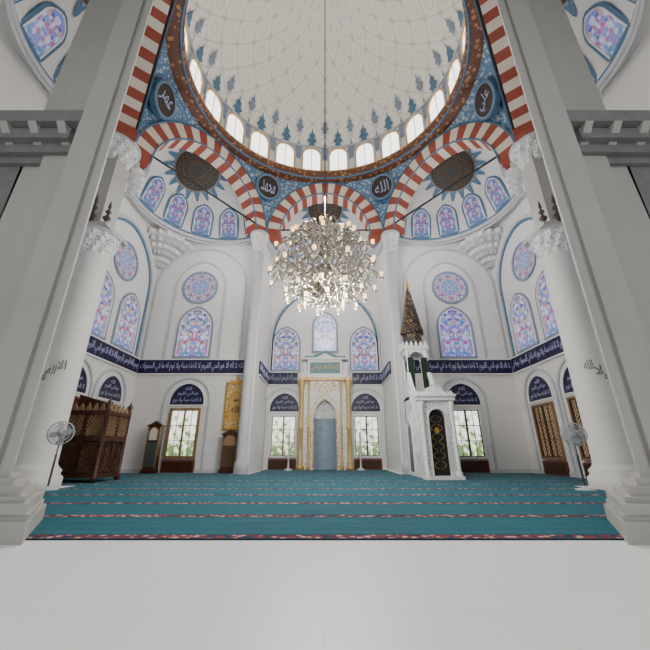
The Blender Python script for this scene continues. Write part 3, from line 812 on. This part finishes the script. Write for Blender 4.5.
# ================================================================= GOLD PANEL, CABINET, CLOCK CASE
mb=MB(); T=FL(-4.12,1.84)@Matrix.Translation((0,0,0.003))
mb.box(-0.46,0.46,0,2.0,0,0.06,'goldcarved',T)
band(mb,0.26,1.35,0.36,0.06,0.05,0.11,'gold',T,z0=0.3)
mb.prism(arch_pts(0.26,1.35,0.36,8,0.3),0.05,0.075,'goldflat',T)
for a,b,c,d in ((-0.5,-0.42,0,2.05),(0.42,0.5,0,2.05),(-0.5,0.5,-0.05,0.05),(-0.5,0.5,2.0,2.1)):
    mb.box(a,b,c,d,0,0.1,'gold',T)
mb.prism([(-0.45,2.1),(0.45,2.1),(0.3,2.2),(0.15,2.22),(0,2.36),(-0.15,2.22),(-0.3,2.2)],0,0.07,'goldcarved',T)
ob=mb.make('gilded_calligraphy_panel')
text('panel_script',shape_ar('الله'),T@Matrix.Translation((0,0.85,0.08)),0.4,'meddark',ob,0.36,0.3)
text('panel_script_small',shape_ar('محمد'),T@Matrix.Translation((0,1.28,0.08)),0.2,'meddark',ob,0.24,0.16)

def longcase(name,cx,cy,w,h,d,lat):
    mb=MB(); T=frame((cx,cy,0.015),(1,0,0),(0,0,1))
    mb.box(-w/2-0.04,w/2+0.04,0,0.14,-d,0.04,'wood',T); mb.box(-w/2,w/2,0.14,h-0.12,-d,0,'wood',T)
    mb.box(-w/2-0.05,w/2+0.05,h-0.12,h-0.04,-d,0.05,'wood',T)
    mb.prism([(-w/2,h-0.04),(w/2,h-0.04),(w/4,h+0.03),(0,h+0.12),(-w/4,h+0.03)],-d*0.7,0,'wood',T)
    mb.box(-w/2+0.06,w/2-0.06,0.25,h*0.62,0,0.015,'woodlt' if lat else 'greydk',T)
    if lat: lattice(mb,T,-w/2+0.06,w/2-0.06,0.25,h*0.62,0.11,0.014,'wood')
    band(mb,w/2-0.1,h*0.26,w/2-0.08,0.03,0,0.03,'woodlt',T,z0=h*0.66)
    mb.prism(arch_pts(w/2-0.1,h*0.26,w/2-0.08,8,h*0.66),0,0.012,'cream' if not lat else 'woodlt',T)
    for sx in (-1,1): mb.box(sx*(w/2-0.025)-0.02,sx*(w/2-0.025)+0.02,0.2,h-0.14,0,0.03,'woodlt',T)
    mb.make(name)
longcase('carved_wooden_cabinet',-4.14,15.5,0.66,1.66,0.36,True)
longcase('longcase_clock',-7.4,15.3,0.54,2.0,0.3,False)

# ================================================================= CHANDELIER
mb=MB(); cx,cy,cz=0,CY,6.55
mb.lathe([(0.02,-1.0),(0.12,-0.85),(0.2,-0.6),(0.08,-0.4),(0.16,-0.1),(0.10,0.2),(0.22,0.6),(0.08,0.9),(0.14,1.3),(0.06,1.6),(0.12,1.8),(0.03,2.1),(0.02,2.2)],(cx,cy,cz),'silver',16)
mb.tube([(cx,cy,cz+2.1),(cx,cy,23.6)],0.025,'darkrod')
def armset(n,z,R,rise,ph,sw0=0.3):
    for k in range(n):
        a=2*pi*(k+ph)/n; ca,sa=math.cos(a),math.sin(a)
        pts=[];rad=[]
        for q in range(15):
            u=q/14; r=0.1+(R-0.1)*u; zz=z+rise*u-0.38*math.sin(u*2*pi); sw=sw0*math.sin(u*pi*1.5)
            pts.append((cx+r*ca-sw*sa,cy+r*sa+sw*ca,zz)); rad.append(0.045-0.018*u)
        mb.tube(pts,rad,'silver',5)
        for (u0,rr) in ((0.5,0.27),(0.82,0.21)):
            r=0.1+(R-0.1)*u0; c0=Vector((cx+r*ca,cy+r*sa,z+rise*u0+0.16))
            sc=[];sr=[]
            for q in range(18):
                b=q/17*2.3*pi; s_=rr*(1-0.7*q/17); sc.append(c0+Vector((ca*math.cos(b)*s_,sa*math.cos(b)*s_,math.sin(b)*s_))); sr.append(0.034-0.02*q/17)
            mb.tube(sc,sr,'silver',5)
        c0=Vector((cx+R*0.75*ca,cy+R*0.75*sa,z+rise*0.75))
        tt=Vector((-sa,ca,0))
        for sg in (-1,1):
            mb.tube([c0+tt*sg*0.02,c0+tt*sg*0.18+Vector((0,0,0.12)),c0+tt*sg*0.24+Vector((ca*0.12,sa*0.12,0.28)),c0+tt*sg*0.08+Vector((ca*0.2,sa*0.2,0.42))],[0.02,0.045,0.032,0.008],'silver',5)
        e=Vector(pts[-1])
        mb.lathe([(0.02,-0.08),(0.08,-0.02),(0.06,0.03)],e,'silver',8)
        mb.lathe([(0.03,0.03),(0.055,0.09),(0.05,0.15),(0.06,0.19)],e,'lamp',8)
armset(12,6.1,1.80,-0.05,0.0); armset(11,5.9,1.25,-0.45,0.5); armset(11,6.7,1.66,0.25,0.5); armset(8,7.2,1.15,0.3,0.2); armset(5,7.6,0.6,0.3,0.0); armset(6,5.8,0.65,-0.5,0.0)
for R,z in ((0.75,6.05),(0.6,6.9),(0.45,7.6)):
    mb.tube([(cx+R*math.cos(2*pi*i/32),cy+R*math.sin(2*pi*i/32),z) for i in range(32)],0.03,'silver',5,None,True)
mb.make('chandelier')

# ================================================================= LIGHTS
def point(name,p,w,col=(1,0.93,0.82),r=0.08):
    l=D.lights.new(name,'POINT'); l.energy=w; l.color=col; l.shadow_soft_size=r
    o=D.objects.new(name,l); o.location=p; SC.collection.objects.link(o)
for i in range(4):
    a=2*pi*i/4+0.4
    point('chandelier_bulb',(1.1*math.cos(a),CY+1.1*math.sin(a),5.0),265,(1,0.96,0.9))
point('chandelier_bulb',(0,CY,9.5),560,(1,0.96,0.9))
for sx in (-1,1):
    point('exedra_fill',(sx*5.6,13.2,10.3),170,(0.98,0.98,1.0),0.06)  # added fill to lift the exedra walls, no fixture hangs here
point('apse_fill',(0,16.6,10.2),170,(0.99,0.98,1.0),0.06)  # fill light added to brighten the apse, not a real fitting
def area(name,p,tgt,sx,sy,w,col=(0.98,0.99,1.0)):
    l=D.lights.new(name,'AREA'); l.shape='RECTANGLE'; l.size=sx; l.size_y=sy; l.energy=w; l.color=col
    o=D.objects.new(name,l); o.location=p; SC.collection.objects.link(o)
    d=Vector(tgt)-Vector(p); o.rotation_euler=d.to_track_quat('-Z','Y').to_euler()
area('rear_fill',(0,-3.2,6.5),(0,3.0,0),12,6,350)  # added area fill behind the camera, brightens floor and near piers
w=D.worlds.new('World'); SC.world=w; w.use_nodes=True
bg=w.node_tree.nodes['Background']; bg.inputs[0].default_value=(0.93,0.96,1,1); bg.inputs[1].default_value=0.22

# ================================================================= CAMERA
cd=D.cameras.new('camera'); cd.sensor_width=36; cd.sensor_fit='HORIZONTAL'; cd.lens=36*337/650; cd.clip_start=0.05
co=D.objects.new('camera',cd); SC.collection.objects.link(co); co.location=(0,0,H)
co.rotation_euler=(math.radians(90+20.6),0,0); SC.camera=co
